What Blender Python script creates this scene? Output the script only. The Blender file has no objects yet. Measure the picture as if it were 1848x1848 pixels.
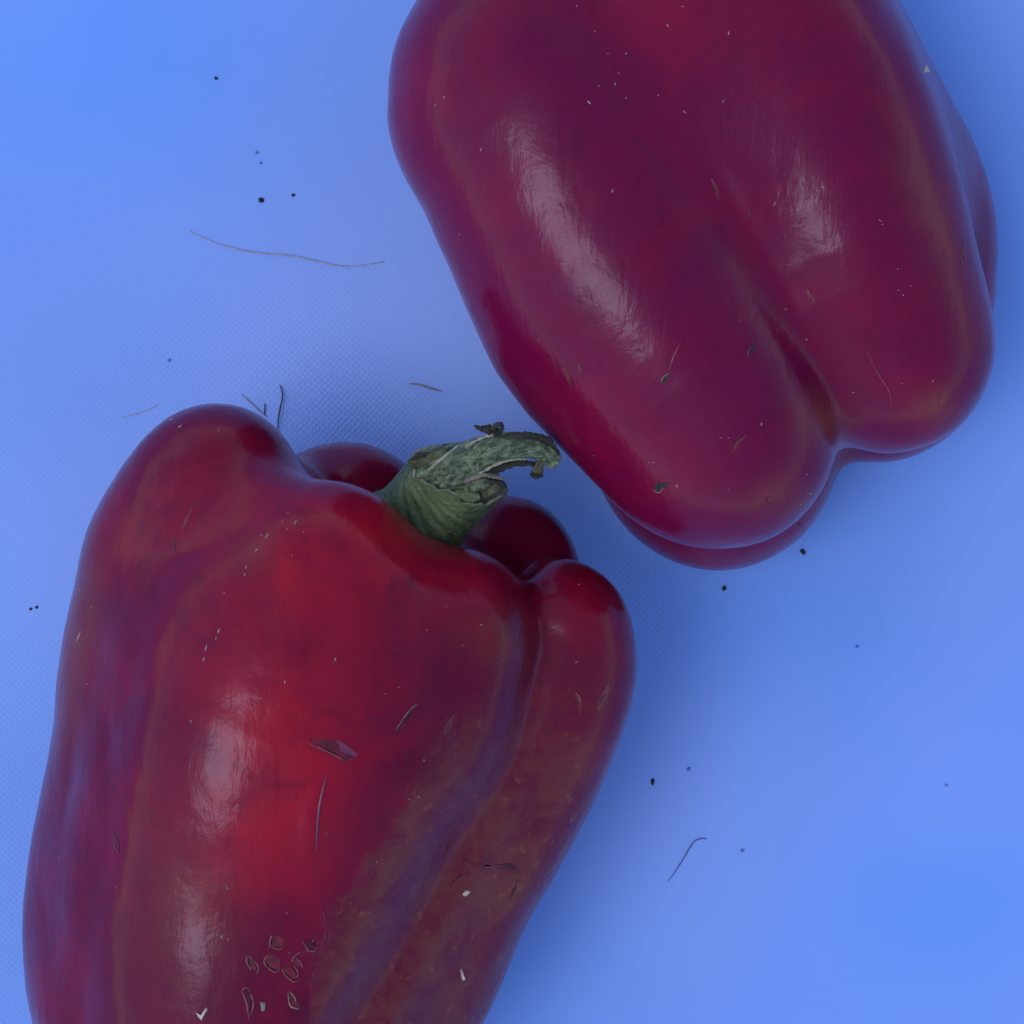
import bpy, bmesh, math, random
import numpy as np
from mathutils import Vector
from mathutils.bvhtree import BVHTree

random.seed(5)
rng = np.random.default_rng(5)
scene = bpy.context.scene
R = math.radians

# ------------------------------------------------------------------ camera, sky, sun, exposure
CAM_H, VIEW_W, PX = 0.40, 0.165, 1848.0
cam_data = bpy.data.cameras.new('camera')
cam = bpy.data.objects.new('camera', cam_data)
scene.collection.objects.link(cam)
cam.location = (0, 0, CAM_H)
cam.rotation_euler = (0, 0, 0)
cam_data.sensor_width = 36
cam_data.lens = 36 * CAM_H / VIEW_W
cam_data.clip_start = 0.01
cam_data.clip_end = 100
scene.camera = cam

SUN_EL, SUN_AZ = 65.0, 201.0            # azimuth counted from +X towards +Y: the light comes from the left
world = bpy.data.worlds.new('World')
scene.world = world
world.use_nodes = True
nt = world.node_tree
bg = nt.nodes['Background']
sky = nt.nodes.new('ShaderNodeTexSky')
sky.sky_type = 'NISHITA'
sky.sun_disc = False
sky.sun_elevation = R(SUN_EL)
sky.sun_rotation = R(90 - SUN_AZ)
nt.links.new(sky.outputs[0], bg.inputs[0])
bg.inputs[1].default_value = 0.15

sun_data = bpy.data.lights.new('sun', 'SUN')
sun_data.energy = 0.5
sun_data.angle = R(25)
sun_data.color = (1.0, 0.97, 0.93)
sun = bpy.data.objects.new('sun', sun_data)
scene.collection.objects.link(sun)
d = Vector((math.cos(R(SUN_EL)) * math.cos(R(SUN_AZ)), math.cos(R(SUN_EL)) * math.sin(R(SUN_AZ)), math.sin(R(SUN_EL))))
sun.rotation_euler = d.to_track_quat('Z', 'Y').to_euler()
sun.location = d * 2

scene.view_settings.view_transform = 'Standard'
scene.view_settings.look = 'None'
scene.view_settings.gamma = 1
scene.view_settings.exposure = 0.52

# ------------------------------------------------------------------ helpers
def P(u, v, z):
    """point seen at photo position (u, v) at height z (metres)"""
    s = VIEW_W / PX * (CAM_H - z) / CAM_H
    return np.array(((u - 924) * s, -(v - 924) * s, z))

def to_px(p):
    s = VIEW_W / PX * (CAM_H - p[:, 2]) / CAM_H
    return p[:, 0] / s + 924, 924 - p[:, 1] / s

def tag(o, label=None, cat=None, group=None, kind=None):
    if label: o['label'] = label
    if cat: o['category'] = cat
    if group: o['group'] = group
    if kind: o['kind'] = kind
    return o

def mesh_obj(name, verts, faces, mats, root=None, parent=None, smooth=True, midx=None):
    verts = np.asarray(verts, dtype=float)
    if root is not None:
        verts = verts - np.array(root.location)
    me = bpy.data.meshes.new(name)
    me.from_pydata(verts.tolist(), [], [list(map(int, f)) for f in faces])
    if not isinstance(mats, (list, tuple)): mats = [mats]
    for m in mats: me.materials.append(m)
    if midx is not None:
        me.polygons.foreach_set('material_index', np.asarray(midx, dtype=np.int32))
    if smooth:
        me.polygons.foreach_set('use_smooth', np.ones(len(me.polygons), dtype=bool))
    me.update()
    o = bpy.data.objects.new(name, me)
    scene.collection.objects.link(o)
    if parent is not None: o.parent = parent
    return o

def empty(name, loc):
    o = bpy.data.objects.new(name, None)
    scene.collection.objects.link(o)
    o.location = tuple(loc)
    o.empty_display_size = 0.01
    return o

def blob(u, v, cu, cv, ru, rv=None, rot=0):
    rv = rv or ru
    c, s = math.cos(R(rot)), math.sin(R(rot))
    x, y = u - cu, v - cv
    return np.exp(-(((x * c + y * s) / ru) ** 2 + ((-x * s + y * c) / rv) ** 2))

def add_attr(o, name, val):
    a = o.data.attributes.new(name, 'FLOAT', 'POINT')
    a.data.foreach_set('value', np.asarray(val, np.float32))

class MB:
    def __init__(self): self.v, self.f, self.m = [], [], []
    def add(self, verts, faces, mi=0):
        b = len(self.v)
        self.v += [tuple(map(float, x)) for x in verts]
        self.f += [tuple(int(i) + b for i in f) for f in faces]
        self.m += [mi] * len(faces)
    def tube(self, pts, radii, n=6, mi=0, flat=1.0, up=None):
        pts = np.asarray(pts, float)
        if np.isscalar(radii): radii = [radii] * len(pts)
        verts, faces = [], []
        for i, p in enumerate(pts):
            t = pts[min(i + 1, len(pts) - 1)] - pts[max(i - 1, 0)]
            t /= np.linalg.norm(t) + 1e-12
            a = np.array((0, 0, 1.0)) if up is None else np.asarray(up[i] if np.ndim(up) == 2 else up, float)
            s = np.cross(t, a); s /= np.linalg.norm(s) + 1e-12
            w = np.cross(s, t)
            for k in range(n):
                an = 2 * math.pi * k / n
                verts.append(p + radii[i] * (math.cos(an) * s + flat * math.sin(an) * w))
        for i in range(len(pts) - 1):
            for k in range(n):
                k2 = (k + 1) % n
                faces.append((i * n + k, i * n + k2, (i + 1) * n + k2, (i + 1) * n + k))
        faces.append(tuple(range(n))[::-1])
        faces.append(tuple((len(pts) - 1) * n + k for k in range(n)))
        self.add(verts, faces, mi)
    def build(self, name, mats, root=None, parent=None, smooth=True):
        return mesh_obj(name, self.v, self.f, mats, root, parent, smooth, self.m)

def resample(pts, n):
    pts = np.asarray(pts, float)
    # Catmull-Rom through the points
    out = []
    m = len(pts)
    for t in np.linspace(0, m - 1 - 1e-9, n):
        i = int(t); f = t - i
        p0, p1, p2, p3 = pts[max(i - 1, 0)], pts[i], pts[min(i + 1, m - 1)], pts[min(i + 2, m - 1)]
        out.append(0.5 * ((2 * p1) + (-p0 + p2) * f + (2 * p0 - 5 * p1 + 4 * p2 - p3) * f * f + (-p0 + 3 * p1 - 3 * p2 + p3) * f ** 3))
    return np.array(out)

# ------------------------------------------------------------------ materials
class N:
    def __init__(self, name):
        self.mat = bpy.data.materials.new(name); self.mat.use_nodes = True
        self.t = self.mat.node_tree; self.b = self.t.nodes['Principled BSDF']
    def n(self, typ, **kw):
        o = self.t.nodes.new(typ)
        for k, val in kw.items():
            if k.startswith('i_'):
                o.inputs[int(k[2:]) if k[2:].isdigit() else k[2:].replace('_', ' ')].default_value = val
            else: setattr(o, k, val)
        return o
    def l(self, a, b): self.t.links.new(a, b)
    def coord(self, scale=(1, 1, 1), rot=(0, 0, 0)):
        c = self.n('ShaderNodeTexCoord'); m = self.n('ShaderNodeMapping')
        m.inputs['Scale'].default_value = scale; m.inputs['Rotation'].default_value = rot
        self.l(c.outputs['Object'], m.inputs['Vector']); return m.outputs[0]
    def along(self, ang, stretch):
        c = self.n('ShaderNodeTexCoord'); m = self.n('ShaderNodeMapping'); m.vector_type = 'TEXTURE'
        m.inputs['Scale'].default_value = (stretch, 1, 1); m.inputs['Rotation'].default_value = (0, 0, R(ang))
        self.l(c.outputs['Object'], m.inputs['Vector']); return m.outputs[0]
    def noise(self, vec, scale, detail=3, rough=0.5, dist=0.0):
        o = self.n('ShaderNodeTexNoise'); o.inputs['Scale'].default_value = scale
        o.inputs['Detail'].default_value = detail; o.inputs['Roughness'].default_value = rough
        o.inputs['Distortion'].default_value = dist
        if vec is not None: self.l(vec, o.inputs['Vector'])
        return o.outputs['Fac']
    def ramp(self, fac, a, b, lo=0.0, hi=1.0):
        o = self.n('ShaderNodeMapRange'); o.interpolation_type = 'SMOOTHSTEP'
        self.l(fac, o.inputs[0])
        o.inputs[1].default_value = a; o.inputs[2].default_value = b
        o.inputs[3].default_value = lo; o.inputs[4].default_value = hi
        return o.outputs[0]
    def math(self, op, a, b=None, clamp=False):
        o = self.n('ShaderNodeMath'); o.operation = op; o.use_clamp = clamp
        for i, x in enumerate((a, b)):
            if x is None: continue
            if isinstance(x, (int, float)): o.inputs[i].default_value = x
            else: self.l(x, o.inputs[i])
        return o.outputs[0]
    def mix(self, fac, a, b):
        o = self.n('ShaderNodeMix'); o.data_type = 'RGBA'
        if isinstance(fac, (int, float)): o.inputs[0].default_value = fac
        else: self.l(fac, o.inputs[0])
        for i, x in ((6, a), (7, b)):
            if isinstance(x, tuple): o.inputs[i].default_value = (*x, 1)
            else: self.l(x, o.inputs[i])
        return o.outputs[2]
    def attr(self, name):
        o = self.n('ShaderNodeAttribute'); o.attribute_name = name; return o.outputs['Fac']
    def bump(self, h, dist, strength=1.0, normal=None):
        o = self.n('ShaderNodeBump'); o.inputs['Distance'].default_value = dist; o.inputs['Strength'].default_value = strength
        self.l(h, o.inputs['Height'])
        if normal is not None: self.l(normal, o.inputs['Normal'])
        return o.outputs[0]
    def set(self, **kw):
        for k, x in kw.items():
            s = self.b.inputs[k.replace('_', ' ')]
            if hasattr(x, 'node'): self.l(x, s)
            elif isinstance(x, tuple): s.default_value = (*x, 1) if len(x) == 3 and s.type == 'RGBA' else x
            else: s.default_value = x
        return self

def simple(name, col, rough=0.6, var=0.25, scale=900, bump=0.00004, sss=0):
    m = N(name)
    f = m.noise(m.coord(), scale, 4)
    lo = tuple(c * (1 - var) for c in col); hi = tuple(min(1, c * (1 + var)) for c in col)
    m.set(Base_Color=m.mix(m.ramp(f, 0.3, 0.7), lo, hi), Roughness=rough, Normal=m.bump(f, bump))
    if sss: m.set(Subsurface_Weight=sss, Subsurface_Scale=0.001)
    return m.mat

def skin_material(name, deep, bright, olive, brown, dents):
    m = N(name)
    c = m.coord()
    big = m.noise(c, 55, 3, 0.5, 0.4)
    mid = m.noise(c, 210, 4, 0.6, 0.3)
    fine = m.noise(c, 900, 4, 0.65)
    long_ = m.noise(m.coord((1.0, 0.22, 1.0), (0, 0, R(-12))), 420, 4, 0.6, 0.6)
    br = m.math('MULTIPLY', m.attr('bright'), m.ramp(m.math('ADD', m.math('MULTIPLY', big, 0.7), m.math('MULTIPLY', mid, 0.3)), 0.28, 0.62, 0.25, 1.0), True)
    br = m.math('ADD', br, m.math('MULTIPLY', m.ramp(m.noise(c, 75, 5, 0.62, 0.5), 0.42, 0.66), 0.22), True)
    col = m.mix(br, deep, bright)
    col = m.mix(m.math('MULTIPLY', m.ramp(m.noise(c, 140, 5, 0.6, 0.8), 0.55, 0.72), 0.35), col, tuple(0.55 * x for x in deep))
    ol = m.math('MULTIPLY', m.attr('olive'), m.ramp(mid, 0.3, 0.6, 0.45, 1.0), True)
    col = m.mix(ol, col, olive)
    # ragged-edged dull brown patch
    pd = m.math('ADD', m.attr('patch'), m.math('MULTIPLY', m.math('SUBTRACT', mid, 0.5), 9.0))
    pd = m.math('ADD', pd, m.math('MULTIPLY', m.math('SUBTRACT', fine, 0.5), 2.5))
    pm = m.ramp(pd, -0.8, 2.6)
    pvar = m.mix(m.ramp(m.noise(c, 130, 6, 0.68, 1.0), 0.40, 0.62), brown, tuple(0.25 * a + 0.75 * b for a, b in zip(brown, deep)))
    pvar = m.mix(m.math('MULTIPLY', m.ramp(m.noise(c, 460, 5, 0.7, 0.6), 0.58, 0.70), 0.55), pvar, (0.30, 0.10, 0.05))
    col = m.mix(m.math('MULTIPLY', pm, m.attr('patchamt')), col, pvar)
    # pores
    vor = m.n('ShaderNodeTexVoronoi'); vor.inputs['Scale'].default_value = 240; m.l(c, vor.inputs['Vector'])
    pore = m.math('MULTIPLY', m.ramp(vor.outputs['Distance'], 0.0, 0.09, 1.0, 0.0), m.ramp(mid, 0.5, 0.6))
    col = m.mix(m.math('MULTIPLY', pore, 0.6), col, tuple(x * 0.3 for x in deep))
    # mottled sheen, waxy bloom and fine scuffs
    scuff = m.n('ShaderNodeTexVoronoi'); scuff.feature = 'DISTANCE_TO_EDGE'; scuff.inputs['Scale'].default_value = 620
    wv = m.n('ShaderNodeMixRGB'); wv.inputs[0].default_value = 0.012
    nz = m.n('ShaderNodeTexNoise'); nz.inputs['Scale'].default_value = 260; nz.inputs['Detail'].default_value = 4; m.l(c, nz.inputs['Vector'])
    m.l(c, wv.inputs[1]); m.l(nz.outputs['Color'], wv.inputs[2]); m.l(wv.outputs[0], scuff.inputs['Vector'])
    crack = m.math('MULTIPLY', m.ramp(scuff.outputs['Distance'], 0.0, 0.10, 1.0, 0.0), m.ramp(fine, 0.48, 0.66))
    rough = m.math('ADD', m.ramp(mid, 0.3, 0.7, 0.15, 0.22), m.math('MULTIPLY', pm, m.math('MULTIPLY', m.attr('patchamt'), 0.10)))
    rough = m.math('ADD', rough, m.math('MULTIPLY', crack, 0.06))
    h = m.math('ADD', m.math('MULTIPLY', fine, 0.25), m.math('MULTIPLY', long_, 0.8))
    h = m.math('ADD', h, m.math('MULTIPLY', mid, 1.0))
    h = m.math('ADD', h, m.math('MULTIPLY', m.noise(m.coord((1, 0.6, 1)), 125, 2, 0.5, 0.5), dents))
    h = m.math('SUBTRACT', h, m.math('MULTIPLY', crack, 0.05))
    h = m.math('SUBTRACT', h, m.math('MULTIPLY', pore, 0.3))
    h = m.math('ADD', h, m.math('MULTIPLY', m.math('MULTIPLY', pm, m.attr('patchamt')), m.math('ADD', 0.8, m.math('MULTIPLY', m.noise(c, 95, 4, 0.55, 0.8), 5.0))))
    m.set(Base_Color=col, Roughness=rough, Normal=m.bump(h, 0.00010), IOR=1.45, Specular_Tint=(0.64, 0.70, 1.0), Specular_IOR_Level=0.32,
          Subsurface_Weight=0.15, Subsurface_Scale=0.002, Subsurface_Radius=(1.0, 0.15, 0.1))
    return m.mat

# cloth: fine diagonal weave
def cloth_material():
    m = N('blue_cloth')
    c = m.coord((1, 1, 0), (0, 0, R(43)))
    w = []
    for ax in ('X', 'Y'):
        t = m.n('ShaderNodeTexWave'); t.wave_type = 'BANDS'; t.bands_direction = ax; t.wave_profile = 'SIN'
        t.inputs['Scale'].default_value = 425; t.inputs['Distortion'].default_value = 0.9
        t.inputs['Detail'].default_value = 2; t.inputs['Detail Scale'].default_value = 0.6
        m.l(c, t.inputs['Vector']); w.append(t.outputs['Fac'])
    weave = m.math('MULTIPLY', w[0], w[1])
    c2 = m.coord()
    gate = m.math('MULTIPLY', m.ramp(m.noise(c2, 26, 3), 0.35, 0.65, 0.35, 1.0), m.attr('weave'))
    fib = m.noise(c2, 2600, 3, 0.6)
    h = m.math('ADD', m.math('MULTIPLY', weave, gate), m.math('MULTIPLY', fib, 0.16))
    big = m.noise(c2, 14, 3, 0.5)
    lav = m.math('ADD', m.attr('lavender'), m.math('MULTIPLY', m.math('SUBTRACT', m.noise(c2, 19, 4, 0.55), 0.5), 0.7), True)
    col = m.mix(lav, (0.150, 0.330, 0.86), (0.275, 0.400, 0.88))
    col = m.mix(m.math('MULTIPLY', m.math('MULTIPLY', weave, gate), 0.35), col, (0.26, 0.39, 0.88))
    m.set(Base_Color=col, Roughness=0.85, Normal=m.bump(h, 0.00012, 0.55), Sheen_Weight=0.1)
    m.set(Specular_IOR_Level=0.2)
    return m.mat

M_CLOTH = cloth_material()
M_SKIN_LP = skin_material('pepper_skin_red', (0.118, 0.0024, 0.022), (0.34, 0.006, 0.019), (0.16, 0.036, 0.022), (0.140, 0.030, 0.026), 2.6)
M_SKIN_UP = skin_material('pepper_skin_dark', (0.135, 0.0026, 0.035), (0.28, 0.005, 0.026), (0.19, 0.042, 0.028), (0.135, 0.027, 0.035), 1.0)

# ------------------------------------------------------------------ cloth
def cloth_h(x, y):
    return 0.0011 * (np.sin(x * 62 + 1.1 + 0.8 * np.sin(y * 31)) * np.sin(y * 51 + 0.4 + 0.6 * np.sin(x * 27 + 2)) +
                     0.5 * np.sin(x * 37 - y * 83 + 2.2)) - 0.0016

def build_cloth():
    g = np.linspace(-0.3, 0.3, 240)
    out = 0.3 + np.cumsum(0.004 * 1.13 ** np.arange(44))
    g = np.concatenate([-out[::-1], g, out]); n = len(g)
    X, Y = np.meshgrid(g, g, indexing='ij')
    V = np.stack([X, Y, cloth_h(X, Y)], -1).reshape(-1, 3)
    i = np.arange(n - 1)
    I, J = np.meshgrid(i, i, indexing='ij')
    a = (I * n + J).ravel()
    F = np.stack([a, a + n, a + n + 1, a + 1], 1)
    o = mesh_obj('tablecloth', V, F, M_CLOTH)
    u, v = to_px(V)
    add_attr(o, 'lavender', np.clip(0.42 + 0.55 * blob(u, v, 760, 620, 420, 380) + 0.4 * blob(u, v, 60, 1000, 260, 300) + 0.25 * blob(u, v, 1250, 1500, 220, 300) - 0.35 * blob(u, v, 180, 120, 360, 240) - 0.4 * blob(u, v, 1450, 1120, 260, 200) - 0.45 * blob(u, v, 1700, 1640, 220, 130), 0, 1))  # paler lavender and deeper blue tint patches, set by position
    add_attr(o, 'weave', 0.32 + np.clip(0.7 * blob(u, v, 640, 740, 330, 190, 20) + 0.8 * blob(u, v, 1080, 1030, 260, 170, 45) + 0.6 * blob(u, v, 0, 1500, 150, 500), 0, 0.68))
    tag(o, kind='structure')
build_cloth()

# ------------------------------------------------------------------ pepper bodies: lobes blended into one skin
def smin(a, b, k):
    h = np.maximum(k - np.abs(a - b), 0) / k
    return np.minimum(a, b) - h * h * k * 0.25

def chain_sdf(p, chain):
    dmin = None
    for (a, ra), (b, rb) in zip(chain[:-1], chain[1:]):
        ab = (b - a).astype(np.float32)
        t = np.clip(((p - a.astype(np.float32)) @ ab) / np.dot(ab, ab), 0, 1)
        dd = np.linalg.norm(p - a.astype(np.float32) - t[:, None] * ab, axis=1) - (ra + (rb - ra) * t)
        dmin = dd if dmin is None else smin(dmin, dd, 1.6)
    return dmin

def lobe(pts):
    """pts: (u, v, z mm, radius px) -> smooth chain in mm"""
    pts = resample(pts, (len(pts) - 1) * 3 + 1)
    out = []
    for u, v, z, r in pts:
        s = VIEW_W / PX * (CAM_H - z / 1000) / CAM_H * 1000
        out.append((P(u, v, z / 1000) * 1000, r * s))
    return out

def wob(p, seed, amp):
    r = np.random.default_rng(seed)
    o = np.zeros(len(p), np.float32)
    for wl, am in ((38, 0.55), (24, 0.35), (14, 0.16), (9, 0.07)):
        for _ in range(3):
            k = r.normal(size=3); k *= 2 * math.pi / wl / np.linalg.norm(k)
            o += am / 2 * np.sin(p @ k.astype(np.float32) + r.uniform(0, 6.28))
    return o * amp

def surface_nets(fn, lo, hi, h):
    n = np.ceil((hi - lo) / h).astype(int) + 1
    ax = [lo[i] + h * np.arange(n[i]) for i in range(3)]
    cs = 5
    cax = [lo[i] + h * (cs * np.arange(-(-n[i] // cs)) + (cs - 1) / 2) for i in range(3)]
    cp = np.stack(np.meshgrid(*cax, indexing='ij'), -1).reshape(-1, 3).astype(np.float32)
    cf = fn(cp).reshape([len(a) for a in cax])
    f = cf
    for i in range(3): f = np.repeat(f, cs, axis=i)
    f = np.ascontiguousarray(f[:n[0], :n[1], :n[2]]).astype(np.float32)
    near = np.argwhere(np.abs(f) < cs * h * 1.3 + 1.5)
    val = np.empty(len(near), np.float32)
    for i in range(0, len(near), 200000):
        val[i:i + 200000] = fn((lo + near[i:i + 200000] * h).astype(np.float32))
    f[tuple(near.T)] = val
    s = f < 0
    C = {}
    for dx in (0, 1):
        for dy in (0, 1):
            for dz in (0, 1):
                C[dx, dy, dz] = (slice(dx, n[0] - 1 + dx), slice(dy, n[1] - 1 + dy), slice(dz, n[2] - 1 + dz))
    cnt = sum(s[C[k]].astype(np.int8) for k in C)
    mask = (cnt > 0) & (cnt < 8)
    idx = np.full(mask.shape, -1, np.int64)
    idx[mask] = np.arange(mask.sum())
    base = np.argwhere(mask).astype(float)
    acc = np.zeros_like(base); num = np.zeros(len(base))
    for k in C:
        for a in range(3):
            if k[a]: continue
            k2 = list(k); k2[a] = 1; k2 = tuple(k2)
            fa, fb = f[C[k]][mask], f[C[k2]][mask]
            cr = (fa < 0) != (fb < 0)
            t = np.where(cr, fa / np.where(cr, fa - fb, 1), 0)
            pos = np.tile(np.array(k, float), (len(base), 1)); pos[:, a] = t
            acc += pos * cr[:, None]; num += cr
    V = lo + (base + acc / num[:, None]) * h
    faces = []
    for a in range(3):
        b, c = (a + 1) % 3, (a + 2) % 3
        sl0 = [slice(None)] * 3; sl1 = [slice(None)] * 3
        sl0[a] = slice(0, n[a] - 1); sl1[a] = slice(1, n[a])
        s0, s1 = s[tuple(sl0)], s[tuple(sl1)]
        e = np.argwhere(s0 != s1)
        e = e[(e[:, b] > 0) & (e[:, c] > 0) & (e[:, b] < n[b] - 1) & (e[:, c] < n[c] - 1)]
        inside = s0[tuple(e.T)]
        q = []
        for db, dc in ((-1, -1), (0, -1), (0, 0), (-1, 0)):
            e2 = e.copy(); e2[:, b] += db; e2[:, c] += dc
            q.append(idx[tuple(e2.T)])
        q = np.stack(q, 1)
        q[~inside] = q[~inside][:, ::-1]
        faces.append(q)
    F = np.concatenate(faces)
    return V, F

def build_body(lobes, core, kl, kc, seed, amp, extra=None, h=0.75):
    def fn(p):
        d0 = None; k = kl(p) if callable(kl) else kl
        for L in lobes:
            dd = chain_sdf(p, L)
            d0 = dd if d0 is None else smin(d0, dd, k)
        if core is not None:
            d0 = smin(d0, chain_sdf(p, core), kc)
        if extra is not None:
            d0 = extra(p, d0)
        return d0 + wob(p, seed, amp)
    pts = np.array([c for L in lobes + ([core] if core else []) for c, r in L])
    rad = np.array([r for L in lobes + ([core] if core else []) for c, r in L])
    lo = (pts - rad[:, None]).min(0) - 4; hi = (pts + rad[:, None]).max(0) + 4
    V, F = surface_nets(fn, lo, hi, h)
    for _ in range(3):
        e = 0.05
        f0 = fn(V.astype(np.float32))
        g = np.stack([fn((V + e * np.eye(3)[i]).astype(np.float32)) - fn((V - e * np.eye(3)[i]).astype(np.float32)) for i in range(3)], 1) / (2 * e)
        g2 = np.maximum((g * g).sum(1), 0.2)
        V = V - np.clip(f0 / g2, -0.5, 0.5)[:, None] * g
    return V / 1000, F

def seg_dist(u, v, poly):
    """signed distance (photo px) to a polyline, positive on its right-hand side when walked"""
    best = np.full(len(u), 1e9); sign = np.ones(len(u))
    poly = np.asarray(poly, float)
    for a, b in zip(poly[:-1], poly[1:]):
        ab = b - a
        t = np.clip(((u - a[0]) * ab[0] + (v - a[1]) * ab[1]) / (ab @ ab), 0, 1)
        dx, dy = u - a[0] - t * ab[0], v - a[1] - t * ab[1]
        dd = np.hypot(dx, dy)
        c = ab[0] * (v - a[1]) - ab[1] * (u - a[0])
        up = dd < best - 1e-9
        best = np.where(up, dd, best); sign = np.where(up, np.sign(c), sign)
    return best * sign

def grooves(lines):
    """shallow furrows following photo polylines: [(u, v, depth mm)], width mm"""
    segs = []
    for pts, wid in lines:
        q = [(P(a, b, 0.05)[:2] * 1000, dep) for a, b, dep in pts]
        segs.append((q, wid))
    def ex(p, d0):
        up = np.clip((p[:, 2] - 22) / 14, 0, 1)
        for q, wid in segs:
            best = np.full(len(p), 1e9, np.float32); dep = np.zeros(len(p), np.float32)
            for (a, da), (b, db) in zip(q[:-1], q[1:]):
                ab = (b - a).astype(np.float32)
                t = np.clip(((p[:, :2] - a.astype(np.float32)) @ ab) / (ab @ ab), 0, 1)
                r2 = ((p[:, :2] - a.astype(np.float32) - t[:, None] * ab) ** 2).sum(1)
                m = r2 < best
                best = np.where(m, r2, best); dep = np.where(m, da + (db - da) * t, dep)
            d0 = d0 + dep * np.exp(-best / wid ** 2) * up
        return d0
    return ex

def settle(V):
    """drop the body until it just presses into the cloth"""
    low = V[V[:, 2] < V[:, 2].min() + 0.012]
    gap = (low[:, 2] - cloth_h(low[:, 0], low[:, 1])).min()
    V[:, 2] -= gap + 0.00015
    return gap + 0.00015

# ---- lower pepper (with the stem) --------------------------------------------------
LP_FRONT_A = lobe([(575, 1056, 50, 193), (498, 1250, 46, 280), (420, 1560, 44, 266), (378, 1830, 42, 240), (405, 1960, 38, 190)])
LP_FRONT_B = lobe([(835, 1163, 45, 168), (748, 1320, 42, 216), (612, 1560, 41, 205), (505, 1780, 39, 195), (480, 1930, 36, 180)])
LP_LEFT = lobe([(388, 884, 40, 158), (340, 1010, 36, 180), (308, 1200, 32, 187), (272, 1450, 29, 188), (243, 1670, 28, 185), (252, 1800, 28, 181), (300, 1930, 28, 150)])
LP_RIGHT = lobe([(1012, 1140, 37, 132), (990, 1240, 36, 148), (922, 1400, 34, 154), (812, 1600, 33, 153), (724, 1790, 31, 152), (640, 1920, 30, 140)])
LP_BACK_L = lobe([(622, 962, 21, 165), (520, 1200, 21, 215), (430, 1600, 21, 225), (410, 1850, 21, 195)])
LP_BACK_R = lobe([(905, 1045, 21, 148), (820, 1220, 21, 205), (655, 1550, 21, 205), (535, 1820, 21, 185)])
LP_CORE = lobe([(690, 1150, 32, 180), (540, 1500, 33, 250), (460, 1800, 32, 210)])
def lp_k(p):
    # creases are sharp round the stem and soften down the sides
    sm = lambda x: (lambda c: c * c * (3 - 2 * c))(np.clip(x, 0, 1))
    t = sm((10.0 - p[:, 1]) / 28.0) * sm((6.0 - p[:, 0]) / 26.0)
    w = sm((-18.0 - p[:, 0]) / 16.0) * sm((17 - p[:, 1]) / 14.0)
    return (4.5 + 11.0 * np.maximum(t, 0.6 * w)).astype(np.float32)
V, F = build_body([LP_FRONT_A, LP_FRONT_B, LP_LEFT, LP_RIGHT, LP_BACK_L, LP_BACK_R], LP_CORE, lp_k, 6.0, 3, 0.6, grooves([
    ([(930, 1000, 0.6), (955, 1070, 1.6), (972, 1150, 2.0), (925, 1350, 2.0), (800, 1560, 2.0), (640, 1848, 2.0), (600, 1930, 1.5)], 3.4),
    ([(330, 960, 0.1), (262, 1120, 0.3), (250, 1260, 0.4), (212, 1480, 0.35), (172, 1650, 0.7), (145, 1848, 0.6)], 2.8),
    ([(590, 1380, 0.0), (575, 1460, -0.35), (568, 1560, 0.0)], 1.1),
    ([(190, 1240, 0.0), (205, 1330, 0.3), (200, 1440, 0.0)], 1.6),
    ([(130, 1250, 0.0), (120, 1400, 0.3), (95, 1560, 0.0)], 1.4),
    ([(235, 770, 0.0), (300, 800, 0.35), (380, 790, 0.0)], 1.8),
    ([(700, 1000, 0.0), (610, 1080, 0.5), (560, 1200, 0.0)], 3.5)]))
settle(V)
LP = empty('bell_pepper', (float(V[:, 0].mean()), float(V[:, 1].mean()), float(V[:, 2].min())))
tag(LP, 'dark red bell pepper with broken green stem and skin browning along its right side', 'bell pepper', 'red bell peppers lying on the blue cloth')
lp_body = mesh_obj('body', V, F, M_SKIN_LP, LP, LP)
u, v = to_px(V)
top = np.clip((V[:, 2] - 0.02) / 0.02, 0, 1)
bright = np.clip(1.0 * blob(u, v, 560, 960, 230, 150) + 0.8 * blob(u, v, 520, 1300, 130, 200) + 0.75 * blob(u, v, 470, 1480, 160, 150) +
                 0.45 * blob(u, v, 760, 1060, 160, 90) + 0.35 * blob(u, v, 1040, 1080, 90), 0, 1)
olive = np.clip(0.9 * blob(u, v, 125, 1150, 50, 190, 8) + 0.4 * blob(u, v, 330, 1650, 90, 160) + 0.55 * blob(u, v, 900, 1150, 70, 50) +
                0.5 * blob(u, v, 860, 1650, 110, 160, 25) + 0.35 * blob(u, v, 470, 1000, 40), 0, 1)
edge = [(1100, 800), (985, 1000), (940, 1120), (890, 1200), (830, 1265), (790, 1330), (740, 1400), (720, 1440), (685, 1520), (640, 1590), (590, 1640), (565, 1720), (555, 1990)]
sd = -seg_dist(u, v, edge) * 0.08
sd2 = sd
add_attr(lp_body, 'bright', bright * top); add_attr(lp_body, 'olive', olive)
add_attr(lp_body, 'patch', np.clip(sd2, -30, 30))
add_attr(lp_body, 'patchamt', np.clip(1.0 - blob(u, v, 1120, 1250, 60, 160) * 0.5, 0, 1) * np.clip((V[:, 2] - 0.008) / 0.01, 0, 1) * np.clip((v - 1120) / 320, 0.0, 1) * np.clip((4 + sd2 * 0 + 1.0), 0, 0.8))
LPV, LPF = V, F

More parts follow.
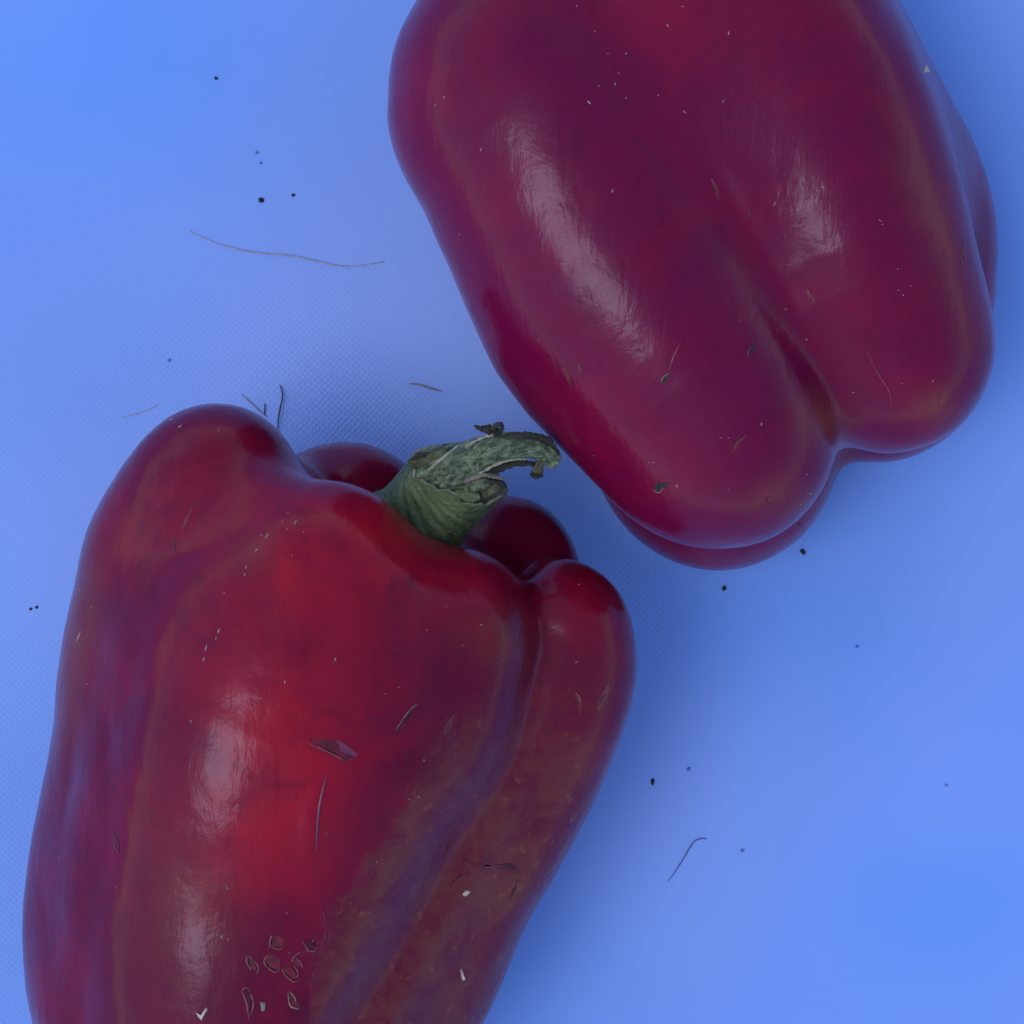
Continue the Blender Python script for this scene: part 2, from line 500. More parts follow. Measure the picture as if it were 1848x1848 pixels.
# ---- upper pepper ------------------------------------------------------------------
UP_TL = lobe([(1075, -90, 44, 195), (946, 150, 47.5, 238), (1006, 260, 48.5, 262), (1132, 520, 48.5, 262), (1247, 690, 50, 222), (1312, 784, 49.5, 198)])
UP_TR = lobe([(1250, -130, 40, 195), (1335, 10, 43.5, 236), (1425, 210, 46, 254), (1519, 440, 46.5, 231), (1590, 580, 45.5, 193), (1613, 640, 45, 177)])
UP_BL = lobe([(1120, -80, 21, 195), (1010, 150, 21, 216), (1072, 330, 21, 230), (1190, 580, 21, 216), (1296, 814, 20, 220)])
UP_BR = lobe([(1270, -100, 21, 195), (1385, 120, 21, 232), (1522, 345, 21, 246), (1570, 490, 21, 224), (1587, 648, 20, 186)])
UP_END = lobe([(1140, 540, 45, 252), (1205, 655, 45, 228), (1266, 758, 44, 203)])
UP_CORE = lobe([(1165, 0, 42, 245), (1225, 200, 40, 265), (1300, 360, 37, 275), (1420, 600, 33, 180)])
def up_k(p):
    # one broad shoulder towards the stem end, parting into lobes at the blossom end
    t = np.clip((p[:, 1] - 24.0) / 54.0, 0, 1); t = t * t * (3 - 2 * t)
    return (5.5 + 13.0 * t).astype(np.float32)
V, F = build_body([UP_TL, UP_END, UP_TR, UP_BL, UP_BR], UP_CORE, up_k, 8.0, 11, 0.42, grooves([
    ([(1250, 290, 0.0), (1300, 375, 0.35), (1400, 530, 0.15), (1480, 690, 0.0)], 1.4),
    ([(1560, 625, 0.0), (1588, 680, 0.18), (1612, 745, 0.0)], 0.9)]))
settle(V)
UP = empty('bell_pepper', (float(V[:, 0].mean()), float(V[:, 1].mean()), float(V[:, 2].min())))
tag(UP, 'dark red bell pepper without visible stem, its rounded lobed end facing the stemmed pepper', 'bell pepper', 'red bell peppers lying on the blue cloth')
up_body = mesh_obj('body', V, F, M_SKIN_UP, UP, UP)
u, v = to_px(V)
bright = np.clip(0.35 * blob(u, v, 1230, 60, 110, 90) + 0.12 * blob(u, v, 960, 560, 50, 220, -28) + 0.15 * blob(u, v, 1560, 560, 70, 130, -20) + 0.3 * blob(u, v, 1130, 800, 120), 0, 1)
olive = np.clip(0.8 * blob(u, v, 1490, 770, 40, 70, -25) + 0.6 * blob(u, v, 1420, 905, 80, 35) + 0.6 * blob(u, v, 1690, 740, 50, 40) +
                0.35 * blob(u, v, 1730, 480, 35, 170, -15) + 0.3 * blob(u, v, 1660, 330, 40, 110, -20), 0, 1)
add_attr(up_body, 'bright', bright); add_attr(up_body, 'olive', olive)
add_attr(up_body, 'patch', np.full(len(V), -30.0)); add_attr(up_body, 'patchamt', np.zeros(len(V)))
UPV, UPF = V, F

# ------------------------------------------------------------------ stem of the lower pepper
M_CUP = N('stem_green')
c = M_CUP.coord()
n1 = M_CUP.noise(M_CUP.along(-42, 5), 620, 4, 0.6, 0.5); n2 = M_CUP.noise(c, 1500, 3, 0.6)
col = M_CUP.mix(M_CUP.ramp(n1, 0.3, 0.7), (0.045, 0.066, 0.024), (0.105, 0.145, 0.055))
col = M_CUP.mix(M_CUP.ramp(n2, 0.52, 0.75), col, (0.14, 0.165, 0.09))
M_CUP.set(Base_Color=col, Roughness=0.6, Normal=M_CUP.bump(M_CUP.math('ADD', n1, n2), 0.00022)); M_CUP = M_CUP.mat
M_STALK = N('stalk_grey_green')
c = M_STALK.coord((1, 1, 1), (0, 0, R(-28)))
n1 = M_STALK.noise(M_STALK.along(24, 6), 1300, 5, 0.65, 0.4); n2 = M_STALK.noise(c, 1700, 4, 0.7)
n3 = M_STALK.noise(M_STALK.along(24, 3), 420, 3, 0.6)
col = M_STALK.mix(M_STALK.ramp(n1, 0.36, 0.62), (0.022, 0.034, 0.018), (0.15, 0.20, 0.105))
col = M_STALK.mix(M_STALK.math('MULTIPLY', M_STALK.ramp(n2, 0.54, 0.68), 0.8), col, (0.29, 0.32, 0.25))
col = M_STALK.mix(M_STALK.math('MULTIPLY', M_STALK.ramp(n3, 0.52, 0.66), 0.55), col, (0.030, 0.045, 0.030))
M_STALK.set(Base_Color=col, Roughness=0.75, Normal=M_STALK.bump(M_STALK.math('ADD', n1, n2), 0.00030)); M_STALK = M_STALK.mat
M_DRYDARK = simple('dried_bark', (0.022, 0.022, 0.014), 0.8, 0.5, 1200, 0.0001)
M_PALE = simple('pale_fibre', (0.27, 0.25, 0.18), 0.8, 0.3, 1500, 0.0001)
M_BEIGE = simple('torn_fibre', (0.15, 0.13, 0.10), 0.85, 0.4, 1300, 0.0001)
M_OLIVEDRY = simple('olive_bark', (0.065, 0.070, 0.032), 0.75, 0.5, 900, 0.0001)
M_CUT = simple('cut_pith', (0.26, 0.30, 0.14), 0.75, 0.35, 1300, 0.0001)

def nrm(a): return a / np.linalg.norm(a)

def build_cup():
    B, T = P(742, 952, 0.038), P(822, 862, 0.0425)
    A = nrm(T - B)
    nT, nS = 48, 120
    verts, faces = [], []
    r = np.random.default_rng(4)
    ph = r.uniform(0, 6.28, 8)
    def rim(th):
        near = 0.5 + 0.5 * math.sin(th)                # 1 on the side facing up
        return 1.06 - 0.02 * near ** 2 + 0.06 * math.cos(th) + 0.035 * math.sin(5 * th + ph[0]) + 0.03 * math.sin(11 * th + ph[1]) + 0.016 * math.sin(23 * th + ph[2])
    def pt(t, th, inner):
        e1 = nrm((1 - t) * np.array((0.90, -0.44, 0)) + t * np.array((0.965, -0.26, 0.0)))
        e1 = nrm(e1 - 0.55 * A * (e1 @ A))
        e2 = nrm(np.cross(e1, A)); e2 = e2 if e2[2] > 0 else -e2
        C = B + (T - B) * t
        w = 0.0070 * (1 + 0.02 * t - 0.05 * math.sin(t * 3.1))
        m = 1 + 0.045 * math.cos(5 * th + 0.9) + 0.012 * math.sin(3 * th + ph[3])
        wr = math.sin(24 * t - 7.5 * th + 1.6 * math.sin(2.3 * th + ph[4]) + 1.2 * math.sin(7 * t))
        g = math.exp(-((t - 0.5) / 0.33) ** 2) * max(0.0, math.sin(th)) ** 0.5 * (0.85 + 0.15 * math.sin(2 * th + ph[5])) if math.sin(th) > 0 else 0.0
        m += 0.11 * g * (abs(wr) ** 0.7 - 0.6) 
        flare = 1 + 0.10 * math.exp(-(t / 0.12) ** 2)
        rr = (w * m * flare - ((0.0006 + 0.0008 * (1 - t)) if inner else 0))
        return C + rr * math.cos(th) * e1 + rr * 0.92 * math.sin(th) * e2
    for inner in (False, True):
        for i in range(nT):
            f = i / (nT - 1)
            for k in range(nS):
                th = 2 * math.pi * k / nS
                t = (f if not inner else 1 - 0.45 * f) * rim(th) - (0.06 if not inner else 0.0) * (1 - f)
                verts.append(pt(t, th, inner))
    tot = 2 * nT
    for i in range(tot - 1):
        for k in range(nS):
            k2 = (k + 1) % nS
            faces.append((i * nS + k, i * nS + k2, (i + 1) * nS + k2, (i + 1) * nS + k))
    faces.append(tuple((tot - 1) * nS + k for k in range(nS)))
    mi = [0 if f < (nT - 1) * nS else 1 for f in range(len(faces))]
    return mesh_obj('stem_cup', verts, faces, [M_CUP, M_PALE], LP, LP, True, mi)
cup = build_cup()

def build_stalk():
    path = [(776, 890, 41, 52), (800, 856, 44, 53), (846, 834, 48, 37), (884, 814, 51, 28), (920, 806, 52, 25), (955, 806, 52, 21), (980, 814, 51, 19.5), (996, 827, 50, 18.5)]
    pts = np.array([[*P(a, b, c_ / 1000), w * VIEW_W / PX * 0.88] for a, b, c_, w in path])
    q = resample(pts, 46)
    n = 40
    r = np.random.default_rng(8); ph = r.uniform(0, 6.28, 6)
    verts, faces = [], []
    for i in range(len(q)):
        t = nrm(q[min(i + 1, len(q) - 1), :3] - q[max(i - 1, 0), :3])
        s = nrm(np.cross(t, (0, 0, 1.0))); w = np.cross(s, t)
        f = i / len(q)
        for k in range(n):
            th = 2 * math.pi * k / n
            m = 1 + 0.07 * math.cos(5 * th + ph[0] + 0.8 * f) + 0.045 * math.sin(9 * th + ph[1]) * (0.4 + f) + 0.02 * math.sin(17 * th + 9 * f + ph[2]) + 0.02 * math.sin(26 * f + 2 * th + ph[3])
            m -= 0.16 * math.exp(-((math.sin((th - 1.35 - 0.3 * math.sin(4 * f)) / 2)) / 0.06) ** 2) * f
            if i == len(q) - 1: m *= 1 + 0.05 * math.sin(6 * th + ph[4])
            verts.append(q[i, :3] + q[i, 3] * m * (math.cos(th) * s + math.sin(th) * w))
    for i in range(len(q) - 1):
        for k in range(n):
            k2 = (k + 1) % n
            faces.append((i * n + k, i * n + k2, (i + 1) * n + k2, (i + 1) * n + k))
    o = mesh_obj('stalk', verts, faces, M_STALK, LP, LP)
    # snapped end: a rough pale face
    e = (len(q) - 1) * n
    ring = np.array(verts[e:e + n]); cen = ring.mean(0); t = nrm(q[-1, :3] - q[-3, :3])
    vv, ff = list(ring * 1.0), []
    for fr, out in ((0.86, 0.0006), (0.5, 0.0001)):
        for k in range(n):
            vv.append(cen + (ring[k] - cen) * fr + t * (out + r.normal() * 0.00018))
    vv.append(cen - t * 0.0002)
    for a in range(2):
        for k in range(n):
            k2 = (k + 1) % n
            ff.append((a * n + k, a * n + k2, (a + 1) * n + k2, (a + 1) * n + k))
    for k in range(n): ff.append((2 * n + k, 2 * n + (k + 1) % n, 3 * n))
    mesh_obj('broken_end', vv, ff, M_CUT, LP, o)
    return o
stalk = build_stalk()

def strip(pts, widths, mat, parent, name='bark_strip', flat=0.22, up=(0, 0, 1), n=30, jag=0.0, seed=0):
    r = np.random.default_rng(seed)
    q = resample([[*P(a, b, z_ / 1000), w * VIEW_W / PX * 0.88] for (a, b, z_), w in zip(pts, widths)], n)
    rad = np.maximum(q[:, 3] * (1 + jag * r.uniform(-1, 1, n)), 0.00006)
    mb = MB(); mb.tube(q[:, :3], list(rad), 8, 0, flat, up)
    return mb.build(name, mat, LP, parent)

strip([(892, 789, 53), (921, 788, 54), (955, 785, 54), (984, 791, 53), (1002, 806, 52)], [3, 5, 6, 5, 3.5], M_DRYDARK, stalk, jag=0.4, seed=1)
strip([(856, 768, 58), (866, 773, 57.5), (880, 775, 57), (893, 777, 56), (903, 784, 54)], [2, 5, 8, 8, 5], M_DRYDARK, stalk, jag=0.3, seed=2)
strip([(886, 774, 58), (896, 767, 59), (904, 766, 59), (906, 774, 57), (900, 781, 55)], [4, 5, 4, 4, 3], M_DRYDARK, stalk, jag=0.3, seed=3)
strip([(838, 873, 49), (868, 860, 50), (895, 846, 50), (925, 837, 50), (955, 836, 50), (974, 841, 49)], [7, 9, 8, 6, 5, 4], M_DRYDARK, stalk, jag=0.3, seed=4)
strip([(842, 866, 51.5), (872, 851, 53), (900, 836, 53), (930, 829, 53), (950, 829, 52.5)], [2.2, 2.4, 2.4, 2.0, 1.5], M_PALE, stalk, jag=0.4, seed=5)
strip([(976, 832, 50), (972, 842, 50), (970, 851, 49.5), (972, 859, 49)], [7, 9, 10, 8], M_OLIVEDRY, stalk, flat=0.3, jag=0.2, seed=6)
strip([(962, 853, 49), (961, 858, 49.5), (970, 860, 50), (979, 858, 49.5)], [3, 4, 4, 3], M_DRYDARK, stalk, flat=0.6, jag=0.3, seed=7)
strip([(773, 849, 50), (790, 834, 51.5), (808, 819, 52), (826, 804, 52)], [2.4, 2.8, 2.6, 2], M_PALE, stalk, flat=0.5, jag=0.3, seed=8)
strip([(840, 807, 53), (866, 792, 54), (894, 782, 54.5)], [2, 2.6, 2], M_PALE, stalk, flat=0.5, jag=0.4, seed=9)
strip([(740, 840, 46), (756, 832, 47), (778, 826, 48), (806, 814, 49)], [9, 12, 11, 6], M_OLIVEDRY, cup, 'torn_flap', flat=0.3, jag=0.12, seed=10)
strip([(738, 834, 46), (752, 824, 47.5), (774, 819, 48), (790, 817, 48)], [2, 3, 3, 2], M_DRYDARK, cup, 'torn_flap', flat=0.6, jag=0.4, seed=11)
strip([(828, 884, 47.5), (846, 880, 49), (866, 874, 50), (884, 870, 50)], [7, 12, 12, 6], M_STALK, cup, 'torn_flap', flat=0.4, jag=0.08, seed=15)
strip([(822, 888, 48), (838, 893, 48.8), (852, 897, 49), (866, 895, 49)], [6, 11, 11, 6], M_CUP, cup, 'torn_flap', flat=0.35, jag=0.1, seed=16)
strip([(856, 892, 47), (872, 884, 48.5), (890, 878, 49), (904, 879, 48.5), (911, 886, 47.5)], [13, 17, 15, 11, 5], M_OLIVEDRY, cup, 'torn_flap', flat=0.22, jag=0.06, seed=12)
strip([(866, 873, 50), (884, 869, 50.5), (902, 871, 50), (911, 880, 49)], [2, 3, 4, 4], M_DRYDARK, cup, 'torn_flap', flat=0.6, jag=0.4, seed=13)
strip([(838, 870, 51), (858, 861, 52.5), (876, 857, 53), (893, 860, 52), (914, 866, 51)], [3, 4, 4, 4, 1.5], M_BEIGE, cup, 'torn_flap', flat=0.5, jag=0.45, seed=14)

# ------------------------------------------------------------------ marks in the skins
bvh = {id(LP): BVHTree.FromPolygons([tuple(x) for x in LPV], [tuple(map(int, f)) for f in LPF]),
       id(UP): BVHTree.FromPolygons([tuple(x) for x in UPV], [tuple(map(int, f)) for f in UPF])}
CAMP = Vector((0, 0, CAM_H))
def surf(root, u, v, h=0.0):
    dirv = (Vector(P(u, v, 0.0)) - CAMP).normalized()
    loc, nor, idx, dist = bvh[id(root)].ray_cast(CAMP, dirv)
    if loc is None: return None, None
    if nor.z < 0: nor = -nor
    return np.array(loc) + np.array(nor) * h, np.array(nor)

M_WOUND = simple('wound_red', (0.13, 0.004, 0.016), 0.25, 0.4, 800, 0.00008)
M_WOUNDDARK = simple('wound_dark', (0.085, 0.006, 0.020), 0.3, 0.5, 800, 0.00008)
M_PITSHADE = simple('pit_shade', (0.018, 0.004, 0.006), 0.6, 0.4, 800, 0.00003)
for m_ in (M_WOUNDDARK, M_PITSHADE): m_.node_tree.nodes['Principled BSDF'].inputs['Specular IOR Level'].default_value = 0.25
M_SCAB = simple('corky_scab', (0.022, 0.020, 0.016), 0.8, 0.5, 1500, 0.0001)
M_RIM = simple('torn_skin_edge', (0.22, 0.040, 0.055), 0.35, 0.35, 1200, 0.00005)
M_RIMPALE = simple('dry_skin_edge', (0.28, 0.12, 0.10), 0.55, 0.4, 1200, 0.00005)
M_SHEEN = simple('lifted_skin', (0.17, 0.030, 0.075), 0.25, 0.2, 700, 0.00004)

def wound(root, body, outline, rims, fill=M_WOUND, rimmat=M_RIM, r=0.00013, name='skin_cut'):
    mb = MB()
    ol = np.array(outline, float)
    q = resample(np.vstack([ol, ol[:1]]), 28)[:-1]
    sp = [surf(root, a, b, 0.00005)[0] for a, b in q]
    cu, cv = ol.mean(0)
    cc = surf(root, cu, cv, 0.00007)[0]
    if cc is None or any(x is None for x in sp): return
    mb.add(sp + [cc], [(i, (i + 1) % len(sp), len(sp)) for i in range(len(sp))][::-1] if False else [((i + 1) % len(sp), i, len(sp)) for i in range(len(sp))], 0)
    for path in rims:
        w = resample(path, 14)
        pts = [surf(root, a, b, r * 0.6)[0] for a, b in w]
        if any(x is None for x in pts): continue
        rad = [r * (0.35 + 0.65 * math.sin(math.pi * (i + 0.6) / 14.2)) * random.uniform(0.75, 1.25) for i in range(14)]
        mb.tube(pts, rad, 6, 1)
        ctr = np.array((cu, cv)); off = ctr - w; ln = np.linalg.norm(off, axis=1, keepdims=True) + 1e-6
        wi = w + off / ln * np.minimum(ln * 0.5, 2.6)
        ip = [surf(root, a, b, 0.00003)[0] for a, b in wi[2:12]]
        if not any(x is None for x in ip): mb.tube(ip, [1.1 * r * math.sin(math.pi * (i + 0.8) / 11) for i in range(10)], 6, 2, 0.5)  # dark line inside the rim: shade of a recess painted on unsunk skin
    return mb.build(name, [fill, rimmat, M_PITSHADE], LP if root is LP else UP, body)

def lens(u0, v0, u1, v1, w):
    a, b = np.array((u0, v0), float), np.array((u1, v1), float)
    d_ = (b - a); n_ = np.array((-d_[1], d_[0])) / np.linalg.norm(d_) * w
    w_ = [random.uniform(0.35, 0.95) for _ in range(4)]
    up = [a, a + d_ * random.uniform(0.2, 0.4) + n_ * w_[0], a + d_ * random.uniform(0.55, 0.8) + n_ * w_[1], b]
    dn = [b, a + d_ * random.uniform(0.5, 0.75) - n_ * w_[2], a + d_ * random.uniform(0.15, 0.4) - n_ * w_[3], a]
    keep = dn if random.random() < 0.7 else up
    k0 = random.randint(0, 1)
    return up[:-1] + dn[:-1], [keep[k0:k0 + 3]]

def zc(pts): return [(400 + x / 8.4, 1640 + y / 8.4) for x, y in pts]
# cluster of pits low on the stemmed pepper
wound(LP, lp_body, zc([(750, 400), (930, 430), (910, 590), (760, 560)]), [zc([(770, 390), (735, 470), (725, 585)]), zc([(740, 570), (820, 600), (900, 600), (930, 560)])])
wound(LP, lp_body, zc([(400, 700), (480, 750), (520, 930), (440, 880)]), [zc([(390, 710), (380, 800), (450, 930)]), zc([(500, 790), (560, 890), (530, 980)])])
wound(LP, lp_body, zc([(690, 690), (860, 740), (880, 920), (720, 870), (650, 800)]), [zc([(710, 680), (640, 790), (700, 890), (810, 960), (880, 910)])])
wound(LP, lp_body, zc([(900, 880), (1060, 900), (1150, 1050), (1020, 1040)]), [zc([(900, 900), (970, 1010), (1090, 1100), (1190, 1060)]), zc([(1090, 860), (1150, 950), (1140, 1050)])])
wound(LP, lp_body, zc([(1090, 720), (1150, 720), (1220, 860), (1090, 850)]), [zc([(1190, 650), (1100, 720), (1060, 810)]), zc([(1140, 760), (1200, 820), (1230, 890)])])
wound(LP, lp_body, zc([(1250, 490), (1400, 480), (1420, 600), (1300, 600)]), [zc([(1220, 490), (1290, 590), (1300, 650)]), zc([(1440, 580), (1390, 640), (1310, 630)]), zc([(1395, 460), (1370, 500)])], fill=M_WOUNDDARK)
wound(LP, lp_body, zc([(390, 1250), (440, 1300), (410, 1600), (370, 1450)]), [zc([(310, 1260), (370, 1400), (420, 1690)]), zc([(440, 1270), (480, 1440), (440, 1610)]), zc([(300, 1250), (370, 1190), (430, 1260)])], fill=M_WOUNDDARK)
wound(LP, lp_body, zc([(1030, 1270), (1110, 1350), (1190, 1500), (1050, 1480)]), [zc([(1020, 1240), (1100, 1340), (1120, 1400)]), zc([(1000, 1250), (1030, 1450), (1100, 1500), (1180, 1520)])], rimmat=M_RIMPALE)
for a in [((712, 1328, 753, 1270, 5), M_WOUNDDARK, M_RIMPALE), 
          ((588, 1500, 594, 1513, 3), M_WOUND, M_RIM), ((935, 1590, 920, 1625, 3), M_WOUNDDARK, M_RIM),
          ((205, 1500, 215, 1540, 5), M_WOUNDDARK, M_RIM), 
          ((330, 960, 352, 900, 4), M_WOUND, M_RIM), ((310, 970, 318, 1000, 4), M_WOUNDDARK, M_RIM), ((1038, 1250, 1050, 1290, 6), M_WOUND, M_RIMPALE),
          ((1080, 1285, 1100, 1230, 7), M_WOUND, M_RIM), ((800, 1330, 820, 1290, 5), M_WOUND, M_RIM)]:
    o_, rr = lens(*a[0]); wound(LP, lp_body, o_, rr, a[1], a[2], 0.00008)
# a shallow slice with its skin lifted
wound(LP, lp_body, [(556, 1333), (600, 1336), (640, 1358), (628, 1374), (594, 1357)], [[(556, 1341), (590, 1356), (622, 1373)]], M_WOUND, M_RIM, 0.00013)
wound(LP, lp_body, [(600, 1345), (611, 1336), (645, 1362), (625, 1360)], [], M_SHEEN, M_RIM, name='lifted_skin')
# crack across the right lobe of the stemmed pepper
for p_ in ([(838, 1552), (858, 1562), (880, 1554), (900, 1566), (920, 1560), (938, 1575)], [(812, 1600), (826, 1582), (845, 1575)]):
    o_ = [(a, b - 2) for a, b in p_] + [(a, b + 3) for a, b in p_[::-1]]
    wound(LP, lp_body, o_, [[(a, b + 4) for a, b in p_]], M_WOUNDDARK, M_RIM, 0.00006)
for a in [((1018, 660, 1032, 698, 4), M_WOUND, M_RIM), ((1046, 656, 1048, 670, 3), M_WOUND, M_RIM), ((1192, 694, 1208, 674, 8), M_SCAB, M_RIMPALE), ((1179, 884, 1210, 871, 10), M_SCAB, M_RIMPALE),
          ((1350, 642, 1363, 620, 7), M_SCAB, M_SHEEN), ((1318, 818, 1346, 786, 5), M_WOUND, M_RIM), ((1283, 322, 1299, 362, 5), M_WOUND, M_RIM), ((1349, 378, 1354, 392, 3), M_WOUNDDARK, M_SHEEN),
          ((1455, 520, 1470, 548, 4), M_WOUND, M_RIM), ((1694, 735, 1706, 705, 5), M_WOUND, M_RIM), ((1097, 765, 1109, 785, 1.5), M_WOUND, M_RIM),
          ((1733, 480, 1742, 445, 3), M_WOUND, M_SHEEN), ((1734, 470, 1740, 430, 3), M_WOUND, M_SHEEN), ((1382, 904, 1390, 898, 3), M_WOUNDDARK, M_RIM), ((1416, 893, 1424, 897, 3), M_WOUNDDARK, M_SHEEN), ((1440, 950, 1446, 945, 3), M_WOUNDDARK, M_SHEEN)]:
    o_, rr = lens(*a[0]); wound(UP, up_body, o_, rr, a[1], a[2], 0.00008)
def scratch(root, body, pts, mat, r, name='scratch'):
    mb = MB(); w = resample(pts, 24); q = [surf(root, a, b, r * 0.3)[0] for a, b in w]
    if any(x is None for x in q): return
    mb.tube(q, [max(0.00002, r * math.sin(math.pi * (i + 0.5) / 24)) for i in range(24)], 5)
    mb.build(name, mat, root, body)
scratch(UP, up_body, [(1060, 470), (1095, 492), (1140, 530)], M_WOUND, 0.00009)
scratch(UP, up_body, [(1206, 672), (1215, 645), (1228, 618)], M_RIM, 0.00010)
scratch(UP, up_body, [(1560, 625), (1585, 675), (1604, 705), (1610, 740)], M_RIM, 0.00010)
scratch(LP, lp_body, [(590, 1395), (575, 1460), (570, 1540)], M_SHEEN, 0.00020)

# ------------------------------------------------------------------ bits lying on the peppers
M_FLECK = simple('pale_fleck', (0.50, 0.40, 0.33), 0.7, 0.25, 2000, 0.00002)
M_DUST = simple('dust_fleck', (0.36, 0.24, 0.27), 0.7, 0.3, 2000, 0.00002)
def flecks(root, spots, name, label_root):
    mb = MB()
    for u0, v0, ln, ang in spots:
        c_, n_ = surf(root, u0, v0, 0.00006)
        if c_ is None: continue
        e, _ = surf(root, u0 + math.cos(R(ang)), v0 + math.sin(R(ang)), 0.00006)
        if e is None: continue
        t = nrm(e - c_); s_ = np.cross(n_, t)
        L = ln * VIEW_W / PX * 0.5 * 0.9; W = max(0.00007, min(L * 0.35, 0.00013))
        mb.add([c_ - t * L, c_ + s_ * W, c_ + t * L, c_ - s_ * W, c_ + n_ * W, c_ - n_ * W],
               [(0, 3, 4), (3, 2, 4), (2, 1, 4), (1, 0, 4), (3, 0, 5), (2, 3, 5), (1, 2, 5), (0, 1, 5)])
    o = mb.build(name, M_DUST, smooth=False)
    tag(o, kind='stuff')
lp_spots = [(472, 966, 5, 0), (510, 941, 5, 120), (533, 943, 12, -55), (518, 955, 5, -60), (483, 966, 10, -75), (480, 970, 7, -60), (463, 993, 8, -40), (527, 1002, 4, -50), (444, 1024, 8, -75), (442, 1037, 7, -80),
            (395, 1138, 12, -65), (390, 1152, 8, -70), (372, 1170, 14, -72), (368, 1190, 10, -65), (514, 1231, 7, 90), (605, 1190, 9, -70), (157, 1235, 6, 0), (165, 1095, 5, -60), (145, 1065, 10, 60), (142, 1150, 30, -68),
            (108, 1547, 7, 30), (410, 1602, 6, 70), (548, 960, 4, -40), (520, 925, 4, 0), (400, 1690, 8, -60), (412, 1695, 5, -80), (345, 1302, 8, 70), (470, 1260, 4, 0), (770, 1137, 5, -60), (805, 1095, 4, -30), (868, 1128, 6, 0),
            (720, 1240, 5, -30), (695, 1252, 4, 0), (835, 1165, 5, -40), (905, 1190, 4, 0), (1045, 1055, 5, 10), (1040, 1195, 6, 0), (518, 1648, 5, 20), (522, 1720, 4, 0), (80, 1805, 6, 45), (210, 1600, 4, 0), (98, 1580, 4, 0), (765, 1372, 5, 70), (738, 1442, 6, 30), (756, 1438, 6, 60), (680, 1555, 5, -60), (405, 1070, 4, 20), (325, 770, 12, -40), (395, 777, 6, -40), (310, 757, 9, -35)]
up_spots = [(1041, 11, 5, 70), (1232, 12, 5, 40), (1205, 46, 7, 60), (1073, 57, 4, 60), (1130, 97, 6, -70), (1097, 97, 4, 0), (1116, 132, 5, 60), (1080, 155, 5, 0), (1110, 152, 7, -75), (1063, 185, 10, 50), (1130, 177, 5, -80), (1235, 202, 8, 40),
            (1188, 172, 4, 0), (802, 176, 7, 75), (786, 190, 6, 60), (868, 270, 7, -75), (829, 423, 5, 0), (1005, 398, 7, 90), (1105, 345, 8, -70), (1305, 183, 6, -60), (1315, 60, 8, 90), (1485, 338, 6, -20), (1398, 368, 8, -70), (1588, 398, 6, 40), (1592, 405, 4, 0),
            (1620, 485, 4, 0), (1630, 533, 5, 50), (1621, 523, 4, 0), (1644, 516, 4, 0), (1418, 558, 7, -20), (1335, 578, 4, 0), (1180, 835, 4, 0), (1300, 790, 4, 0), (1374, 765, 7, -80), (1315, 790, 4, 0), (1222, 877, 8, -85), (1172, 834, 5, 0), (1315, 883, 4, 0),
            (1456, 856, 7, 0), (1462, 890, 9, 50), (1445, 910, 6, 60), (1388, 957, 5, 30), (1472, 805, 5, 0), (1628, 692, 5, 0), (1683, 688, 6, -60), (1455, 613, 6, -10), (1540, 708, 5, -20), (973, 612, 4, 0), (1072, 822, 4, 0)]
flecks(LP, lp_spots, 'dust_flecks', None); flecks(UP, up_spots, 'dust_flecks', None)

def fragment(root, poly, label, mat=M_FLECK, th=0.0003):
    mb = MB(); n = len(poly)
    lowp = [surf(root, a, b, 0.00003)[0] for a, b in poly]
    if any(x is None for x in lowp): return
    _, nn = surf(root, *poly[0]); cc = np.mean(lowp, 0)
    topp = [cc + (x - cc) * 0.8 + nn * th * random.uniform(0.6, 1.3) for x in lowp]
    mb.add(lowp + topp, [tuple(range(n)), tuple(range(n, 2 * n))[::-1]] + [(i, n + i, n + (i + 1) % n, (i + 1) % n) for i in range(n)])
    o = mb.build('plant_fragment', mat, smooth=False)
    tag(o, label, 'fragment', 'pale plant fragments lying on the peppers')
fragment(UP, [(1666, 132), (1670, 118), (1673, 127), (1677, 131)], 'tiny white three-cornered fragment on the right edge of the stemless pepper')
fragment(LP, [(834, 1613), (842, 1606), (849, 1609), (842, 1614), (837, 1617)], 'tiny white fragment on the brown skin beside the short dark crack')
fragment(LP, [(830, 1750), (833, 1749), (838, 1768), (834, 1770)], 'thin straight white sliver low on the brown side of the stemmed pepper')
fragment(LP, [(353, 1826), (363, 1832), (372, 1818), (375, 1822), (367, 1834), (364, 1842), (358, 1836)], 'branched white fragment at the bottom edge of the photo on the stemmed pepper')
fragment(LP, [(469, 1808), (479, 1809), (478, 1822), (472, 1826)], 'dull greenish chip between the two lowest pits of the stemmed pepper', simple('dull_chip', (0.22, 0.19, 0.17), 0.7))

# ------------------------------------------------------------------ specks and fibres on the cloth
M_SPECK = simple('black_speck', (0.006, 0.006, 0.012), 0.7, 0.3, 2000, 0.00003)
M_SPECKBLUE = simple('grey_speck', (0.10, 0.17, 0.46), 0.8, 0.3, 2000, 0.00003)
M_HAIRPALE = simple('pale_hair', (0.34, 0.33, 0.36), 0.6, 0.25, 1500, 0.00002)
M_HAIRDARK = simple('dark_hair', (0.035, 0.038, 0.06), 0.6, 0.3, 1500, 0.00002)
M_HAIRBLUE = simple('blue_black_hair', (0.055, 0.09, 0.28), 0.6, 0.3, 1500, 0.00002)
M_STRAW = simple('straw', (0.22, 0.19, 0.20), 0.7, 0.3, 1500, 0.00003)
def cl(u0, v0, h):
    p = P(u0, v0, 0.0); z_ = float(cloth_h(p[0], p[1]))
    p = P(u0, v0, z_ + h); return p
